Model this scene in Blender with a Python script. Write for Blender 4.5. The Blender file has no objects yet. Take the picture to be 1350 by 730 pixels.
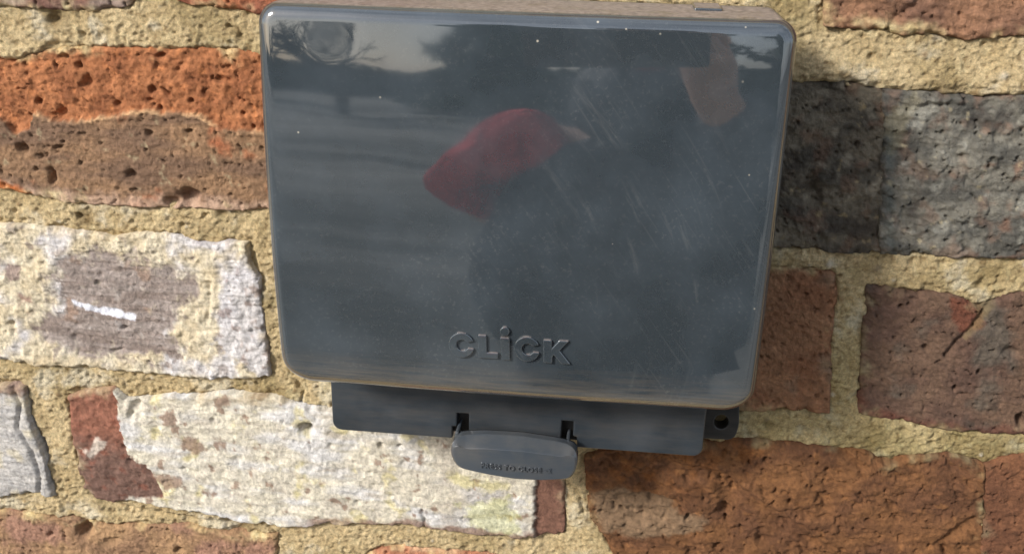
import bpy, bmesh, math, random
import numpy as np
from mathutils import Matrix, Vector

S = bpy.context.scene
C = S.collection
random.seed(7)
Z0 = 1.45            # height of the socket box above the ground
D = 0.060            # cover front in front of the wall face
SC = 0.9

# ------------------------------------------------------------------ camera
F = 1350.0
R = np.array([[0.99346051, -0.02004831, 0.11240235],
              [0.05987101, 0.92973207, -0.36333696],
              [-0.09721978, 0.36769056, 0.9248524]])          # columns: wall right, wall down, wall in (camera frame)
CAM = np.array([0.03909143 * SC, -0.38564829 * SC - D, Z0 + 0.12689105 * SC])
def w(v): return np.array([v[0], v[2], -v[1]])                 # (right, down, in) -> world
right, down, fwd = w(R.T @ [1, 0, 0]), w(R.T @ [0, 1, 0]), w(R.T @ [0, 0, 1])
cd = bpy.data.cameras.new('camera'); cam = bpy.data.objects.new('camera', cd); C.objects.link(cam)
M = Matrix.Identity(4)
for i in range(3):
    M[i][0] = right[i]; M[i][1] = -down[i]; M[i][2] = -fwd[i]; M[i][3] = CAM[i]
cam.matrix_world = M
cd.sensor_width = 36; cd.lens = 36.0; cd.clip_start = 0.01; cd.clip_end = 500
S.camera = cam
S.render.resolution_x = 1024; S.render.resolution_y = 553

# ------------------------------------------------------------------ light
SUN_EL, SUN_AZ = math.radians(30), math.radians(-46)           # azimuth from -Y (out of the wall), negative = to the left
wd = bpy.data.worlds.new('World'); S.world = wd; wd.use_nodes = True
nt = wd.node_tree; bg = nt.nodes['Background']
sky = nt.nodes.new('ShaderNodeTexSky'); sky.sky_type = 'NISHITA'; sky.sun_disc = False
sky.sun_elevation = SUN_EL; sky.sun_rotation = math.pi - SUN_AZ
sky.air_density = 0.8; sky.dust_density = 2.0; sky.ozone_density = 1.0
wc = nt.nodes.new('ShaderNodeTexCoord'); wn = nt.nodes.new('ShaderNodeTexNoise'); wn.inputs['Scale'].default_value = 3.5; wn.inputs['Detail'].default_value = 6
nt.links.new(wc.outputs['Generated'], wn.inputs['Vector'])
wr = nt.nodes.new('ShaderNodeMapRange'); nt.links.new(wn.outputs['Fac'], wr.inputs[0])
for i_, v_ in ((1, 0.3), (2, 0.7), (3, 1.6), (4, 7.5)): wr.inputs[i_].default_value = v_                # thin white cloud, even over the whole sky
wv = nt.nodes.new('ShaderNodeVectorMath'); wv.operation = 'SCALE'; wv.inputs[0].default_value = (0.94, 0.98, 1.04); nt.links.new(wr.outputs[0], wv.inputs['Scale'])
wa = nt.nodes.new('ShaderNodeVectorMath'); wa.operation = 'ADD'; nt.links.new(sky.outputs[0], wa.inputs[0]); nt.links.new(wv.outputs[0], wa.inputs[1])
nt.links.new(wa.outputs[0], bg.inputs[0]); bg.inputs[1].default_value = 0.11
to_sun = Vector((math.sin(SUN_AZ) * math.cos(SUN_EL), -math.cos(SUN_AZ) * math.cos(SUN_EL), math.sin(SUN_EL)))
sl = bpy.data.lights.new('sun', 'SUN'); sl.energy = 4.2; sl.angle = math.radians(11); sl.color = (1.0, 0.98, 0.95)
so = bpy.data.objects.new('sun', sl); C.objects.link(so); so.rotation_euler = to_sun.to_track_quat('Z', 'Y').to_euler()
so.location = (-1, -1, 3)
S.view_settings.view_transform = 'Standard'; S.view_settings.look = 'None'
S.view_settings.gamma = 1; S.view_settings.use_curve_mapping = False
S.view_settings.exposure = 0.3

# ------------------------------------------------------------------ helpers
def px2wall(px, py, y=0.0):
    """photo pixel -> x, z on the plane at world depth y"""
    a = (np.asarray(px, float) - 675) / F; b = (np.asarray(py, float) - 365) / F
    dx = right[0] * a + down[0] * b + fwd[0]; dy = right[1] * a + down[1] * b + fwd[1]; dz = right[2] * a + down[2] * b + fwd[2]
    s = (y - CAM[1]) / dy
    return CAM[0] + s * dx, CAM[2] + s * dz
def wall2px(x, z, y=0.0):
    v = [x - CAM[0], y - CAM[1], z - CAM[2]]
    a = sum(right[i] * v[i] for i in range(3)); b = sum(down[i] * v[i] for i in range(3)); c = sum(fwd[i] * v[i] for i in range(3))
    return 675 + F * a / c, 365 + F * b / c

def _hash(ix, iy, seed):
    h = (ix.astype(np.int64) * 374761393 + iy.astype(np.int64) * 668265263 + seed * 1274126177) & 0xffffffff
    h = ((h ^ (h >> 13)) * 1274126177) & 0xffffffff
    return (h ^ (h >> 16)) & 0xffffffff
def perlin(x, y, seed=0):
    x = np.asarray(x, float); y = np.asarray(y, float)
    ix = np.floor(x); iy = np.floor(y); fx = x - ix; fy = y - iy
    u = fx * fx * fx * (fx * (fx * 6 - 15) + 10); v = fy * fy * fy * (fy * (fy * 6 - 15) + 10)
    def g(ax, ay):
        h = _hash(ix + ax, iy + ay, seed) * (2 * math.pi / 4294967296.0)
        return np.cos(h) * (fx - ax) + np.sin(h) * (fy - ay)
    a = g(0, 0); b = g(1, 0); c = g(0, 1); d = g(1, 1)
    return 1.5 * ((a + (b - a) * u) + ((c + (d - c) * u) - (a + (b - a) * u)) * v)
def fbm(x, y, scale, octv=4, seed=0, gain=0.5):
    """x, y in metres, scale = feature size in metres; about -1..1"""
    f = 1.0 / scale; a = 1.0; t = 0; n = 0
    for o in range(octv):
        t = t + a * perlin(x * f + 17.3 * o, y * f - 9.1 * o, seed + o * 31); n += a; a *= gain; f *= 2.03
    return t / n * 1.4
def ridge(x, y, scale, octv=3, seed=0):
    f = 1.0 / scale; a = 1.0; t = 0; n = 0
    for o in range(octv):
        t = t + a * (1 - 2 * np.abs(perlin(x * f + 5.7 * o, y * f + 3.3 * o, seed + o * 17))); n += a; a *= 0.5; f *= 2.1
    return t / n
def sm(e0, e1, x):
    t = np.clip((x - e0) / (e1 - e0), 0, 1); return t * t * (3 - 2 * t)
def sdf_poly(px, py, poly):
    """signed distance, negative inside"""
    P = np.asarray(poly, float); d = np.full(np.shape(px), 1e18); ins = np.zeros(np.shape(px), bool)
    for i in range(len(P)):
        a = P[i]; b = P[(i + 1) % len(P)]
        ex, ey = b - a; wx = px - a[0]; wy = py - a[1]
        t = np.clip((wx * ex + wy * ey) / (ex * ex + ey * ey + 1e-18), 0, 1)
        d = np.minimum(d, (wx - ex * t) ** 2 + (wy - ey * t) ** 2)
        c = ((a[1] > py) != (b[1] > py))
        if ey != 0: ins ^= c & (px < (py - a[1]) / ey * ex + a[0])
    d = np.sqrt(d); return np.where(ins, -d, d)
def dist_line(px, py, pts):
    P = np.asarray(pts, float); d = np.full(np.shape(px), 1e18)
    for i in range(len(P) - 1):
        a = P[i]; b = P[i + 1]; e = b - a
        t = np.clip(((px - a[0]) * e[0] + (py - a[1]) * e[1]) / (e @ e + 1e-18), 0, 1)
        d = np.minimum(d, (px - a[0] - e[0] * t) ** 2 + (py - a[1] - e[1] * t) ** 2)
    return np.sqrt(d)
def rgb(r, g, b):
    c = np.array([r, g, b], float) / 255
    return np.where(c <= 0.04045, c / 12.92, ((c + 0.055) / 1.055) ** 2.4)
def mix(c0, c1, m):
    m = np.asarray(m)[..., None]; return c0 * (1 - m) + c1 * m

def mesh_from(name, co, faces, mat, parent=None, col=None, smooth=True):
    me = bpy.data.meshes.new(name)
    co = np.asarray(co, np.float32); faces = np.asarray(faces, np.int32)
    nf, k = faces.shape
    me.vertices.add(len(co)); me.vertices.foreach_set('co', co.ravel())
    me.loops.add(nf * k); me.loops.foreach_set('vertex_index', faces.ravel())
    me.polygons.add(nf); me.polygons.foreach_set('loop_start', np.arange(nf, dtype=np.int32) * k)
    me.polygons.foreach_set('use_smooth', np.full(nf, smooth))
    me.update(calc_edges=True)
    if col is not None:
        at = me.color_attributes.new('Col', 'FLOAT_COLOR', 'POINT')
        c4 = np.ones((len(co), 4), np.float32); c4[:, :3] = col; at.data.foreach_set('color', c4.ravel())
    me.materials.append(mat)
    o = bpy.data.objects.new(name, me); C.objects.link(o)
    if parent: o.parent = parent
    return o
def bm_obj(name, bm, mat, parent=None, smooth=False):
    bmesh.ops.recalc_face_normals(bm, faces=bm.faces[:])
    me = bpy.data.meshes.new(name); bm.to_mesh(me); bm.free()
    me.polygons.foreach_set('use_smooth', [smooth] * len(me.polygons))
    me.materials.append(mat); o = bpy.data.objects.new(name, me); C.objects.link(o)
    if parent: o.parent = parent
    return o
def empty(name, loc, label, cat, group=None):
    o = bpy.data.objects.new(name, None); C.objects.link(o); o.location = loc; o.empty_display_size = 0.05
    o['label'] = label; o['category'] = cat
    if group: o['group'] = group
    return o

class NT:
    def __init__(s, name):
        s.m = bpy.data.materials.new(name); s.m.use_nodes = True; s.t = s.m.node_tree; s.p = s.t.nodes['Principled BSDF']
        s.co = s.t.nodes.new('ShaderNodeTexCoord').outputs['Object']
    def n(s, kind, **kw):
        nd = s.t.nodes.new('ShaderNode' + kind)
        for k, v in kw.items():
            if k in nd.inputs: s.set(nd.inputs[k], v)
            else: setattr(nd, k, v)
        return nd
    def set(s, sock, v):
        if hasattr(v, 'is_output'): s.t.links.new(v, sock)
        else: sock.default_value = v
    def noise(s, scale, detail=4, rough=0.55, vec=None, out='Fac'):
        nd = s.n('TexNoise', Scale=scale, Detail=detail, Roughness=rough); s.set(nd.inputs['Vector'], vec or s.co); return nd.outputs[out]
    def map(s, scale=(1, 1, 1), rot=(0, 0, 0), loc=(0, 0, 0), vec=None):
        nd = s.n('Mapping'); s.set(nd.inputs['Vector'], vec or s.co)
        nd.inputs['Scale'].default_value = scale; nd.inputs['Rotation'].default_value = rot; nd.inputs['Location'].default_value = loc
        return nd.outputs[0]
    def rng(s, v, a, b, c=0, d=1):
        nd = s.n('MapRange'); s.set(nd.inputs[0], v)
        for i, q in enumerate((a, b, c, d)): nd.inputs[i + 1].default_value = q
        return nd.outputs[0]
    def math(s, op, a, b=0.0):
        nd = s.n('Math', operation=op); s.set(nd.inputs[0], a); s.set(nd.inputs[1], b); return nd.outputs[0]
    def mixc(s, f, a, b, mode='MIX'):
        nd = s.n('Mix', data_type='RGBA', blend_type=mode)
        s.set(nd.inputs[0], f); s.set(nd.inputs[6], a); s.set(nd.inputs[7], b); return nd.outputs[2]
    def bump(s, h, strength, dist, normal=None):
        nd = s.n('Bump', Strength=strength, Distance=dist); s.set(nd.inputs['Height'], h)
        if normal: s.set(nd.inputs['Normal'], normal)
        return nd.outputs[0]
    def P(s, **kw):
        for k, v in kw.items(): s.set(s.p.inputs[k.replace('_', ' ')], v)
        return s.m
def c4(v): return (float(v[0]), float(v[1]), float(v[2]), 1.0)

# ------------------------------------------------------------------ materials
def masonry(name, g0, g1, grain, bump_mm, rough):
    n = NT(name)
    at = n.n('Attribute', attribute_name='Col').outputs['Color']
    a = n.noise(grain, 8, 0.78); b = n.noise(grain * 0.27, 6, 0.7)
    f = n.math('MULTIPLY', n.rng(a, 0.25, 0.75, g0, g1), n.rng(b, 0.3, 0.7, 0.88, 1.12))
    cc = n.n('CombineColor'); [n.set(cc.inputs[i], f) for i in range(3)]
    col = n.mixc(1.0, at, cc.outputs[0], 'MULTIPLY')
    h = n.math('ADD', a, n.math('MULTIPLY', n.noise(grain * 2.7, 2, 0.6), 0.5))
    return n.P(Base_Color=col, Roughness=rough, Specular_IOR_Level=0.25, Normal=n.bump(h, 0.9, bump_mm * 0.001))
MORTAR = masonry('sandy_mortar', 0.42, 1.42, 1100, 2.2, 0.95)
BRICK = masonry('old_brick', 0.58, 1.38, 620, 1.3, 0.88)
BRICK_BLUE = masonry('burnt_brick', 0.6, 1.36, 600, 1.2, 0.5)

def plastic():
    n = NT('slate_grey_plastic')
    base = c4(rgb(47, 53, 57))
    sep = n.n('SeparateXYZ'); n.set(sep.inputs[0], n.co); X, Y, Zc = sep.outputs
    # fine wiped dust, rub marks running down to the right, specks
    cloud = n.rng(n.noise(26, 5, 0.6), 0.42, 0.72)
    st = n.noise(1.0, 3, 0.6, n.map((30, 30, 900), vec=n.map(rot=(0, math.radians(-55), 0))))
    dx_ = n.math('SUBTRACT', X, -0.055); dz_ = n.math('SUBTRACT', Zc, -0.045)          # wiping arcs round the lower left corner
    rad_ = n.math('SQRT', n.math('ADD', n.math('MULTIPLY', dx_, dx_), n.math('MULTIPLY', dz_, dz_))); th_ = n.math('ARCTAN2', dz_, dx_)
    cv = n.n('CombineXYZ'); n.set(cv.inputs[0], n.math('MULTIPLY', rad_, 260.0)); n.set(cv.inputs[1], n.math('MULTIPLY', th_, 2.2))
    arc = n.noise(1.0, 5, 0.65, cv.outputs[0])
    scr = n.math('MULTIPLY', n.math('MULTIPLY', n.rng(st, 0.58, 0.8), n.rng(X, -0.03, 0.06)), n.rng(n.noise(16, 2), 0.45, 0.65))
    scr = n.math('ADD', scr, n.math('MULTIPLY', n.math('MULTIPLY', n.rng(arc, 0.55, 0.8), 1.3), n.math('MULTIPLY', n.rng(X, -0.03, 0.03), n.rng(n.noise(30, 3), 0.45, 0.62))))
    grime = n.math('MULTIPLY', n.rng(Zc, -0.057, -0.0705), n.rng(n.noise(1, 6, 0.75, n.map((34, 60, 520))), 0.38, 0.70))
    gn = n.n('NewGeometry').outputs['Normal']; sn = n.n('SeparateXYZ'); n.set(sn.inputs[0], gn)
    up = n.math('MULTIPLY', n.rng(sn.outputs[2], 0.90, 0.985), n.rng(n.noise(160, 6, 0.7), 0.3, 0.5, 0.45, 1.0))
    vor = n.n('TexVoronoi', Scale=95.0); n.set(vor.inputs['Vector'], n.co)
    spk = n.math('MULTIPLY', n.rng(vor.outputs['Distance'], 0.05, 0.02), n.rng(n.math('ADD', n.noise(37, 1), 0.0), 0.52, 0.58))
    col = n.mixc(n.math('MULTIPLY', cloud, 0.24), base, c4(rgb(88, 98, 106)))
    film = n.math('MULTIPLY', n.rng(n.noise(700, 3, 0.7), 0.56, 0.75), n.rng(n.noise(14, 4, 0.6), 0.38, 0.68))
    col = n.mixc(n.math('MULTIPLY', film, 0.10), col, c4(rgb(170, 166, 158)))
    col = n.mixc(n.math('MULTIPLY', scr, 0.13), col, c4(rgb(150, 148, 142)))
    col = n.mixc(n.math('MULTIPLY', grime, 0.65), col, c4(rgb(108, 97, 82)))
    dirt = n.mixc(n.rng(n.noise(420, 4, 0.7), 0.35, 0.68), c4(rgb(78, 68, 66)), c4(rgb(134, 122, 114)))
    col = n.mixc(up, col, dirt)
    col = n.mixc(n.math('MULTIPLY', spk, 0.7), col, c4(rgb(200, 190, 170)))
    r = n.math('ADD', n.math('MULTIPLY', cloud, 0.035), 0.03)
    r = n.math('ADD', r, n.math('MULTIPLY', scr, 0.05)); r = n.math('ADD', r, n.math('MULTIPLY', grime, 0.30)); r = n.math('ADD', r, n.math('MULTIPLY', up, 0.6))
    wob = n.noise(1.0, 2, 0.5, n.map((9, 9, 22)))
    nb = n.bump(wob, 0.10, 0.004); nb = n.bump(n.noise(60, 2), 0.02, 0.0006, nb)
    return n.P(Base_Color=col, Roughness=r, IOR=1.6, Specular_IOR_Level=0.95, Normal=nb)
PLASTIC = plastic()
def matt_plastic(name, a, b, rough):
    n = NT(name)
    st = n.rng(n.noise(1, 5, 0.65, n.map((40, 40, 260))), 0.4, 0.72)
    cl = n.rng(n.noise(45, 5, 0.6), 0.42, 0.7)
    col = n.mixc(n.math('MULTIPLY', cl, 0.55), c4(a), c4(b)); col = n.mixc(n.math('MULTIPLY', st, 0.22), col, c4(rgb(96, 88, 78)))
    return n.P(Base_Color=col, Roughness=n.math('ADD', n.math('MULTIPLY', cl, 0.12), rough), Specular_IOR_Level=0.6,
               Normal=n.bump(n.noise(1100, 3), 0.12, 0.0002))
BASEP = matt_plastic('base_plastic', rgb(36, 42, 47), rgb(56, 61, 66), 0.34)
LATCHP = matt_plastic('latch_plastic', rgb(58, 64, 70), rgb(84, 82, 78), 0.13)
BLACKP = matt_plastic('black_plastic', rgb(16, 17, 18), rgb(26, 27, 28), 0.4)
def simple(name, a, b, scale, rough, spec=0.4, fold=0.0):
    n = NT(name)
    if fold: n.P(Normal=n.bump(n.noise(1, 3, .5, n.map((22, 22, 9))), 1.0, fold))
    return n.P(Base_Color=n.mixc(n.rng(n.noise(scale, 5, 0.6), 0.35, 0.65), c4(a), c4(b)), Roughness=rough, Specular_IOR_Level=spec)

# ------------------------------------------------------------------ wall
WALL = empty('brick_wall', (0, 0, 0), 'old brick wall of mixed brown, whitewashed and burnt bricks with sandy mortar', 'wall')
POLYS = []
def chain(pts, n):
    P = np.asarray(pts, float)
    if len(P) == 1: return np.repeat(P, n, 0)
    L = np.r_[0, np.cumsum(np.hypot(*np.diff(P, axis=0).T))]; t = np.linspace(0, L[-1], n)
    return np.stack([np.interp(t, L, P[:, 0]), np.interp(t, L, P[:, 1])], 1)
def coons(top, bot, left, right_, nu, nv):
    T = chain(top, nu); B = chain(bot, nu); Lf = chain([top[0]] + (left or []) + [bot[0]], nv); Rt = chain([top[-1]] + (right_ or []) + [bot[-1]], nv)
    s = np.linspace(0, 1, nu)[None, :, None]; t = np.linspace(0, 1, nv)[:, None, None]
    return ((1 - t) * T[None] + t * B[None] + (1 - s) * Lf[:, None] + s * Rt[:, None]
            - (1 - s) * (1 - t) * T[0] - s * (1 - t) * T[-1] - (1 - s) * t * B[0] - s * t * B[-1])
def pit(px, py, x, y, r, asp=1.0, ang=0.0):
    c, s_ = math.cos(ang), math.sin(ang); dx = px - x; dy = py - y
    u = (dx * c + dy * s_) / (r * asp); v = (-dx * s_ + dy * c) / r
    return np.exp(-np.minimum((u * u + v * v), 30) ** 1.6)
def brick(top, bot, paint, left=None, right_=None, h=0.0008, amp=0.0007, res=0.0006, er=0.0026, en=0.0019, relief=None, seed=0, mat=None, label=None, wallspace=False, pits=(), smear=0.6, fine=1.0, gain=1.0, tint=(1.0, 1.06, 0.98)):
    tp = np.asarray(top, float); bt = np.asarray(bot, float)
    if wallspace:
        wd_ = np.hypot(*(tp[-1] - tp[0])); ht = np.hypot(*(bt[0] - tp[0]))
    else:
        x, z = px2wall(tp[[0, -1], 0], tp[[0, -1], 1]); x2, z2 = px2wall(bt[[0, -1], 0], bt[[0, -1], 1])
        wd_ = max(np.hypot(x[1] - x[0], z[1] - z[0]), np.hypot(x2[1] - x2[0], z2[1] - z2[0])); ht = max(np.hypot(x2[0] - x[0], z2[0] - z[0]), np.hypot(x2[1] - x[1], z2[1] - z[1]))
    nu = int(wd_ / res) + 2; nv = int(ht / res) + 2
    G = coons(top, bot, left, right_, nu, nv)
    if wallspace: Xw, Zw = G[..., 0], G[..., 1]; px, py = wall2px(Xw, Zw)
    else: px, py = G[..., 0], G[..., 1]; Xw, Zw = px2wall(px, py)
    ring = np.r_[np.stack([Xw[0], Zw[0]], 1)[::4], np.stack([Xw[:, -1], Zw[:, -1]], 1)[::4], np.stack([Xw[-1], Zw[-1]], 1)[::-4], np.stack([Xw[:, 0], Zw[:, 0]], 1)[::-4]]
    POLYS.append(ring)
    s = np.linspace(0, 1, nu)[None, :] * wd_; t = np.linspace(0, 1, nv)[:, None] * ht
    ed = np.minimum(np.minimum(s, wd_ - s), np.minimum(t, ht - t)) + 0 * Xw
    dedge = ed + en * 0.9 * fbm(Xw, Zw, 0.006, 3, seed + 5) + en * 0.9 * fbm(Xw, Zw, 0.02, 2, seed + 6)
    q = np.clip(1 - dedge / er, 0, 2.5)
    hh = h - np.where(q < 1, er * (1 - np.sqrt(np.clip(1 - q * q, 0, 1))) * 0.8, er * 0.8 + (q - 1) * 0.004)
    hh = hh + amp * fbm(Xw, Zw, 0.018, 5, seed) + 0.35 * amp * fbm(Xw, Zw, 0.003, 3, seed + 9)
    hh = hh + fine * 0.0006 * fbm(Xw, Zw, 0.0026, 3, seed + 12, 0.8) - fine * 0.0017 * sm(0.40, 0.75, fbm(Xw, Zw, 0.0034, 3, seed + 13, 0.6))
    ctx = dict(px=px, py=py, X=Xw, Z=Zw, ed=ed, seed=seed)
    if relief: hh = hh + relief(ctx)
    wx = px + 3 * fbm(Xw, Zw, 0.005, 2, seed + 40); wy = py + 3 * fbm(Xw, Zw, 0.005, 2, seed + 41)
    for p in pits: hh = hh - p[3] * 0.001 * pit(wx, wy, *p[:3], *(p[4:]))
    rs = np.random.RandomState(seed + 3)
    for k in range(int(wd_ * ht / 0.00045)):                     # small random pits and pimples
        i = rs.randint(nv); j = rs.randint(nu); r = rs.uniform(0.0005, 0.0016); rw = int(r / res * 2.5) + 1
        sl_ = (slice(max(0, i - rw), i + rw + 1), slice(max(0, j - rw), j + rw + 1))
        dd = ((Xw[sl_] - Xw[i, j]) ** 2 + (Zw[sl_] - Zw[i, j]) ** 2) / (r * r)
        hh[sl_] -= rs.choice([1, 1, 1, -0.25]) * r * rs.uniform(0.5, 1.1) * np.exp(-dd ** 1.3)
    col = paint(ctx)
    sme = sm(0.006, 0.0, ed + 0.006 * fbm(Xw, Zw, 0.02, 6, seed + 70, 0.7)) * sm(0.0, 0.45, fbm(Xw, Zw, 0.03, 4, seed + 71, 0.7))
    col = mix(col, mix(rgb(206, 182, 136), rgb(226, 206, 162), sm(-.3, .3, fbm(Xw, Zw, 0.003, 2, seed + 72))), smear * sme); hh = hh + 0.0005 * smear * sme
    col = col * np.array(tint) * gain * (1 + 0.20 * fbm(Xw, Zw, 0.0016, 2, seed + 80) + 0.16 * fbm(Xw, Zw, 0.005, 2, seed + 81))[..., None]
    # skirt ring, pushed back into the bed of mortar
    Xp = np.pad(Xw, 1, mode='edge'); Zp = np.pad(Zw, 1, mode='edge'); Hp = np.pad(hh, 1, mode='edge'); 
    m = np.ones_like(Hp, bool); m[1:-1, 1:-1] = False; Hp[m] = -0.016
    cp = np.pad(col, ((1, 1), (1, 1), (0, 0)), mode='edge')
    co = np.stack([Xp.ravel(), -Hp.ravel(), Zp.ravel()], 1)
    a, b = Hp.shape; idx = np.arange(a * b).reshape(a, b)
    fc = np.stack([idx[:-1, :-1], idx[1:, :-1], idx[1:, 1:], idx[:-1, 1:]], -1).reshape(-1, 4)
    o = mesh_from('brick', co, fc, mat or BRICK, WALL, np.clip(cp.reshape(-1, 3), 0.005, 0.95))
    if label: o['label'] = label
    return o

def N(c, scale, seed, octv=4): return fbm(c['X'], c['Z'], scale, octv, c['seed'] + seed)
def NS(c, sx, sz, seed, octv=4): return fbm(c['X'] / sx, c['Z'] / sz, 1.0, octv, c['seed'] + seed)
def poly(c, pts, soft=3, rag=8, sc=0.006, seed=0):
    d = sdf_poly(c['px'], c['py'], pts) + rag * fbm(c['X'], c['Z'], sc * 1.6, 6, c['seed'] + 60 + seed, 0.68); return 1 - sm(-soft, soft, d)
def plain(base, alt, rim=None, grey=None):
    def f(c):
        k = mix(rgb(*base), rgb(*alt), sm(-0.45, 0.55, N(c, 0.022, 1, 5)))
        if grey: k = mix(k, rgb(*grey), 0.85 * sm(0.15, 0.55, N(c, 0.03, 2, 5)))
        k = mix(k, k * 0.62, 0.8 * sm(0.35, 0.7, N(c, 0.007, 3)))
        k = mix(k, k * 1.35, 0.6 * sm(0.35, 0.75, N(c, 0.005, 4)))
        if rim: k = mix(k, rgb(*rim), 0.7 * sm(-.15, .4, N(c, 0.014, 8)) * sm(0.0042, 0.001, c['ed'] + 0.0025 * N(c, 0.008, 5)))
        return k
    return f

# --- course 1, left: orange spalled top, brown fire skin below
B3L = [(-60, 150), (0, 152), (22, 176), (42, 167), (46, 148), (82, 160), (130, 155), (180, 147), (240, 147), (275, 155), (295, 170), (345, 172), (700, 190)]
def b3_line(c):
    P = np.array(B3L, float); return c['py'] - np.interp(c['px'], P[:, 0], P[:, 1]) - 4 * N(c, 0.006, 20, 4) - 2 * N(c, 0.002, 21, 2)
def b3_relief(c):
    d = b3_line(c); up = 1 - sm(-4, 2, d)
    return (-0.0022 * up + up * (0.0012 * N(c, 0.006, 30, 4) - 0.0009 * sm(0.3, 0.7, N(c, 0.0035, 31, 3))) + 0.0006 * np.exp(-((d - 3) / 4) ** 2)
            + (1 - up) * 0.0003 * NS(c, 0.02, 0.0012, 32, 3))
def b3_paint(c):
    d = b3_line(c); up = 1 - sm(-2, 2, d)
    o = mix(rgb(166, 106, 72), rgb(138, 84, 56), sm(-.4, .5, N(c, 0.012, 1, 5))); o = mix(o, rgb(200, 126, 82), 0.7 * sm(.3, .8, N(c, 0.006, 2)))
    b = mix(rgb(142, 108, 84), rgb(118, 90, 74), sm(-.4, .4, NS(c, 0.05, 0.012, 3, 5))); b = mix(b, rgb(172, 98, 66), 0.75 * sm(.3, .7, N(c, 0.02, 4)))
    b = mix(b, rgb(190, 170, 140), 0.5 * sm(.4, .8, N(c, 0.006, 6)))
    k = mix(b, o, up); k = mix(k, rgb(214, 168, 128), 0.7 * np.exp(-((d - 1) / 2.2) ** 2) * sm(-.35, .35, N(c, 0.012, 9)))
    k = mix(k, rgb(196, 160, 142), 0.75 * sm(0.006, 0.001, c['ed'] + 0.003 * N(c, 0.007, 7)) * (1 - up))
    k = mix(k, rgb(170, 92, 48), poly(c, [(-20, 225), (10, 238), (45, 253), (30, 268), (-20, 260)], 3, 4))
    return k
brick([(-18, 76), (20, 76), (60, 66), (90, 61), (160, 62), (250, 62), (310, 64), (345, 71), (470, 78), (612, 92)],
      [(-30, 238), (10, 248), (50, 259), (90, 266), (130, 269), (200, 272), (250, 274), (345, 277), (470, 290), (600, 300)], b3_paint, relief=b3_relief, seed=11, h=0.0018, amp=0.0008,
      label='orange-red brick with pitted top half and brown skin below',
      pits=[(71, 231, 5.5, 5, 1.9, 1.45), (33, 194, 6, 4.5, 1.3, .7), (80, 150, 7, 4, 1.2, 1.2), (113, 109, 6, 3.5, 1.3, -.6), (201, 118, 5, 3.5), (220, 122, 3.5, 3.5, 2.1, .8), (175, 229, 5, 4, 1.3, .5),
            (227, 265, 7, 5, 1.2), (251, 259, 11, 6, 1.3, .2), (198, 175, 4, 3, 1.4, .6), (50, 135, 5, 4), (154, 137, 5, 3), (292, 104, 4, 2.5, 3), (12, 78, 5, 3, 1.5), (99, 67, 4, 3, 1.6), (251, 172, 3, 3, 1.8),
            (78, 193, 3, 3, 1.7), (57, 205, 3, 3), (49, 222, 3, 3), (64, 204, 2.5, 2.5), (211, 142, 3, 3), (250, 132, 3, 3), (80, 77, 5, 2.5, 1.6), (103, 88, 4, 3), (195, 132, 3, 3, 1.6), (210, 74, 4, 3, 1.4), (228, 63, 4, 3, 2.0),
            (320, 150, 3, 2.5), (335, 168, 3, 3), (300, 88, 3, 2)])
# --- course 0
brick([(-150, -170), (186, -160)], [(-150, 4), (0, 8), (40, 10), (92, 16), (140, 15), (170, 8), (187, -6)], plain((138, 98, 86), (116, 84, 76), (206, 180, 150), (150, 128, 120)), seed=23, h=0.0012, label='purple-brown brick above the left mortar bed')
brick([(228, -160), (560, -150)], [(226, -4), (250, 6), (300, 12), (345, 20), (560, 36)], plain((168, 100, 70), (140, 84, 66), (212, 180, 140)), seed=29, h=0.001)
def b2_relief(c):
    return -0.0016 * np.exp(-(dist_line(c['px'], c['py'], [(1165, 45), (1180, 22), (1215, 0), (1240, -20)]) / 5) ** 2) + 0.001 * np.abs(NS(c, 0.02, 0.004, 30, 3))
brick([(1084, -170), (1500, -160)], [(1086, 34), (1110, 37), (1150, 40), (1190, 47), (1230, 44), (1270, 53), (1310, 50), (1350, 47), (1500, 55)], plain((142, 102, 80), (112, 80, 66), (196, 168, 126), (112, 92, 84)), seed=31, h=0.0018, amp=0.0013, relief=b2_relief)
# --- course 1, right: burnt bricks
def b4b_relief(c):
    fl = sm(-10, 10, c['px'] - 1285 + 30 * N(c, 0.012, 33, 3))
    return 0.0012 * sm(.1, .35, N(c, 0.014, 30, 5)) + 0.0007 * ridge(c['X'], c['Z'], 0.016, 4, 36) - 0.0012 * sm(.1, .3, N(c, 0.02, 31, 4)) * fl + 0.0005 * NS(c, 0.014, 0.003, 32, 3)
def b4b_paint(c):
    k = mix(rgb(122, 114, 106), rgb(86, 81, 77), sm(-.4, .4, NS(c, 0.03, 0.012, 1, 5)))
    fl = sm(-30, 60, c['px'] - 1290 + 60 * N(c, 0.016, 33, 3))
    k = mix(k, rgb(128, 92, 76), 0.8 * sm(.05, .5, N(c, 0.011, 2, 5)) * (0.45 + 0.55 * fl)); k = mix(k, rgb(158, 150, 142), 0.7 * sm(.15, .6, N(c, 0.012, 12, 5))); k = mix(k, rgb(66, 58, 54), 0.7 * sm(.2, .6, N(c, 0.016, 13, 5)))
    k = mix(k, rgb(160, 146, 122), 0.4 * poly(c, [(1166, 150), (1205, 120), (1215, 135), (1195, 160), (1192, 195), (1172, 205), (1168, 180)], 4, 14, 0.004))
    k = mix(k, rgb(178, 160, 132), 0.6 * sm(.5, .75, N(c, 0.005, 4)))
    k = mix(k, rgb(80, 96, 100), 0.3 * np.exp(-((c['px'] - 1172) / 7) ** 2) * sm(150, 200, c['py']))
    return k
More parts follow.
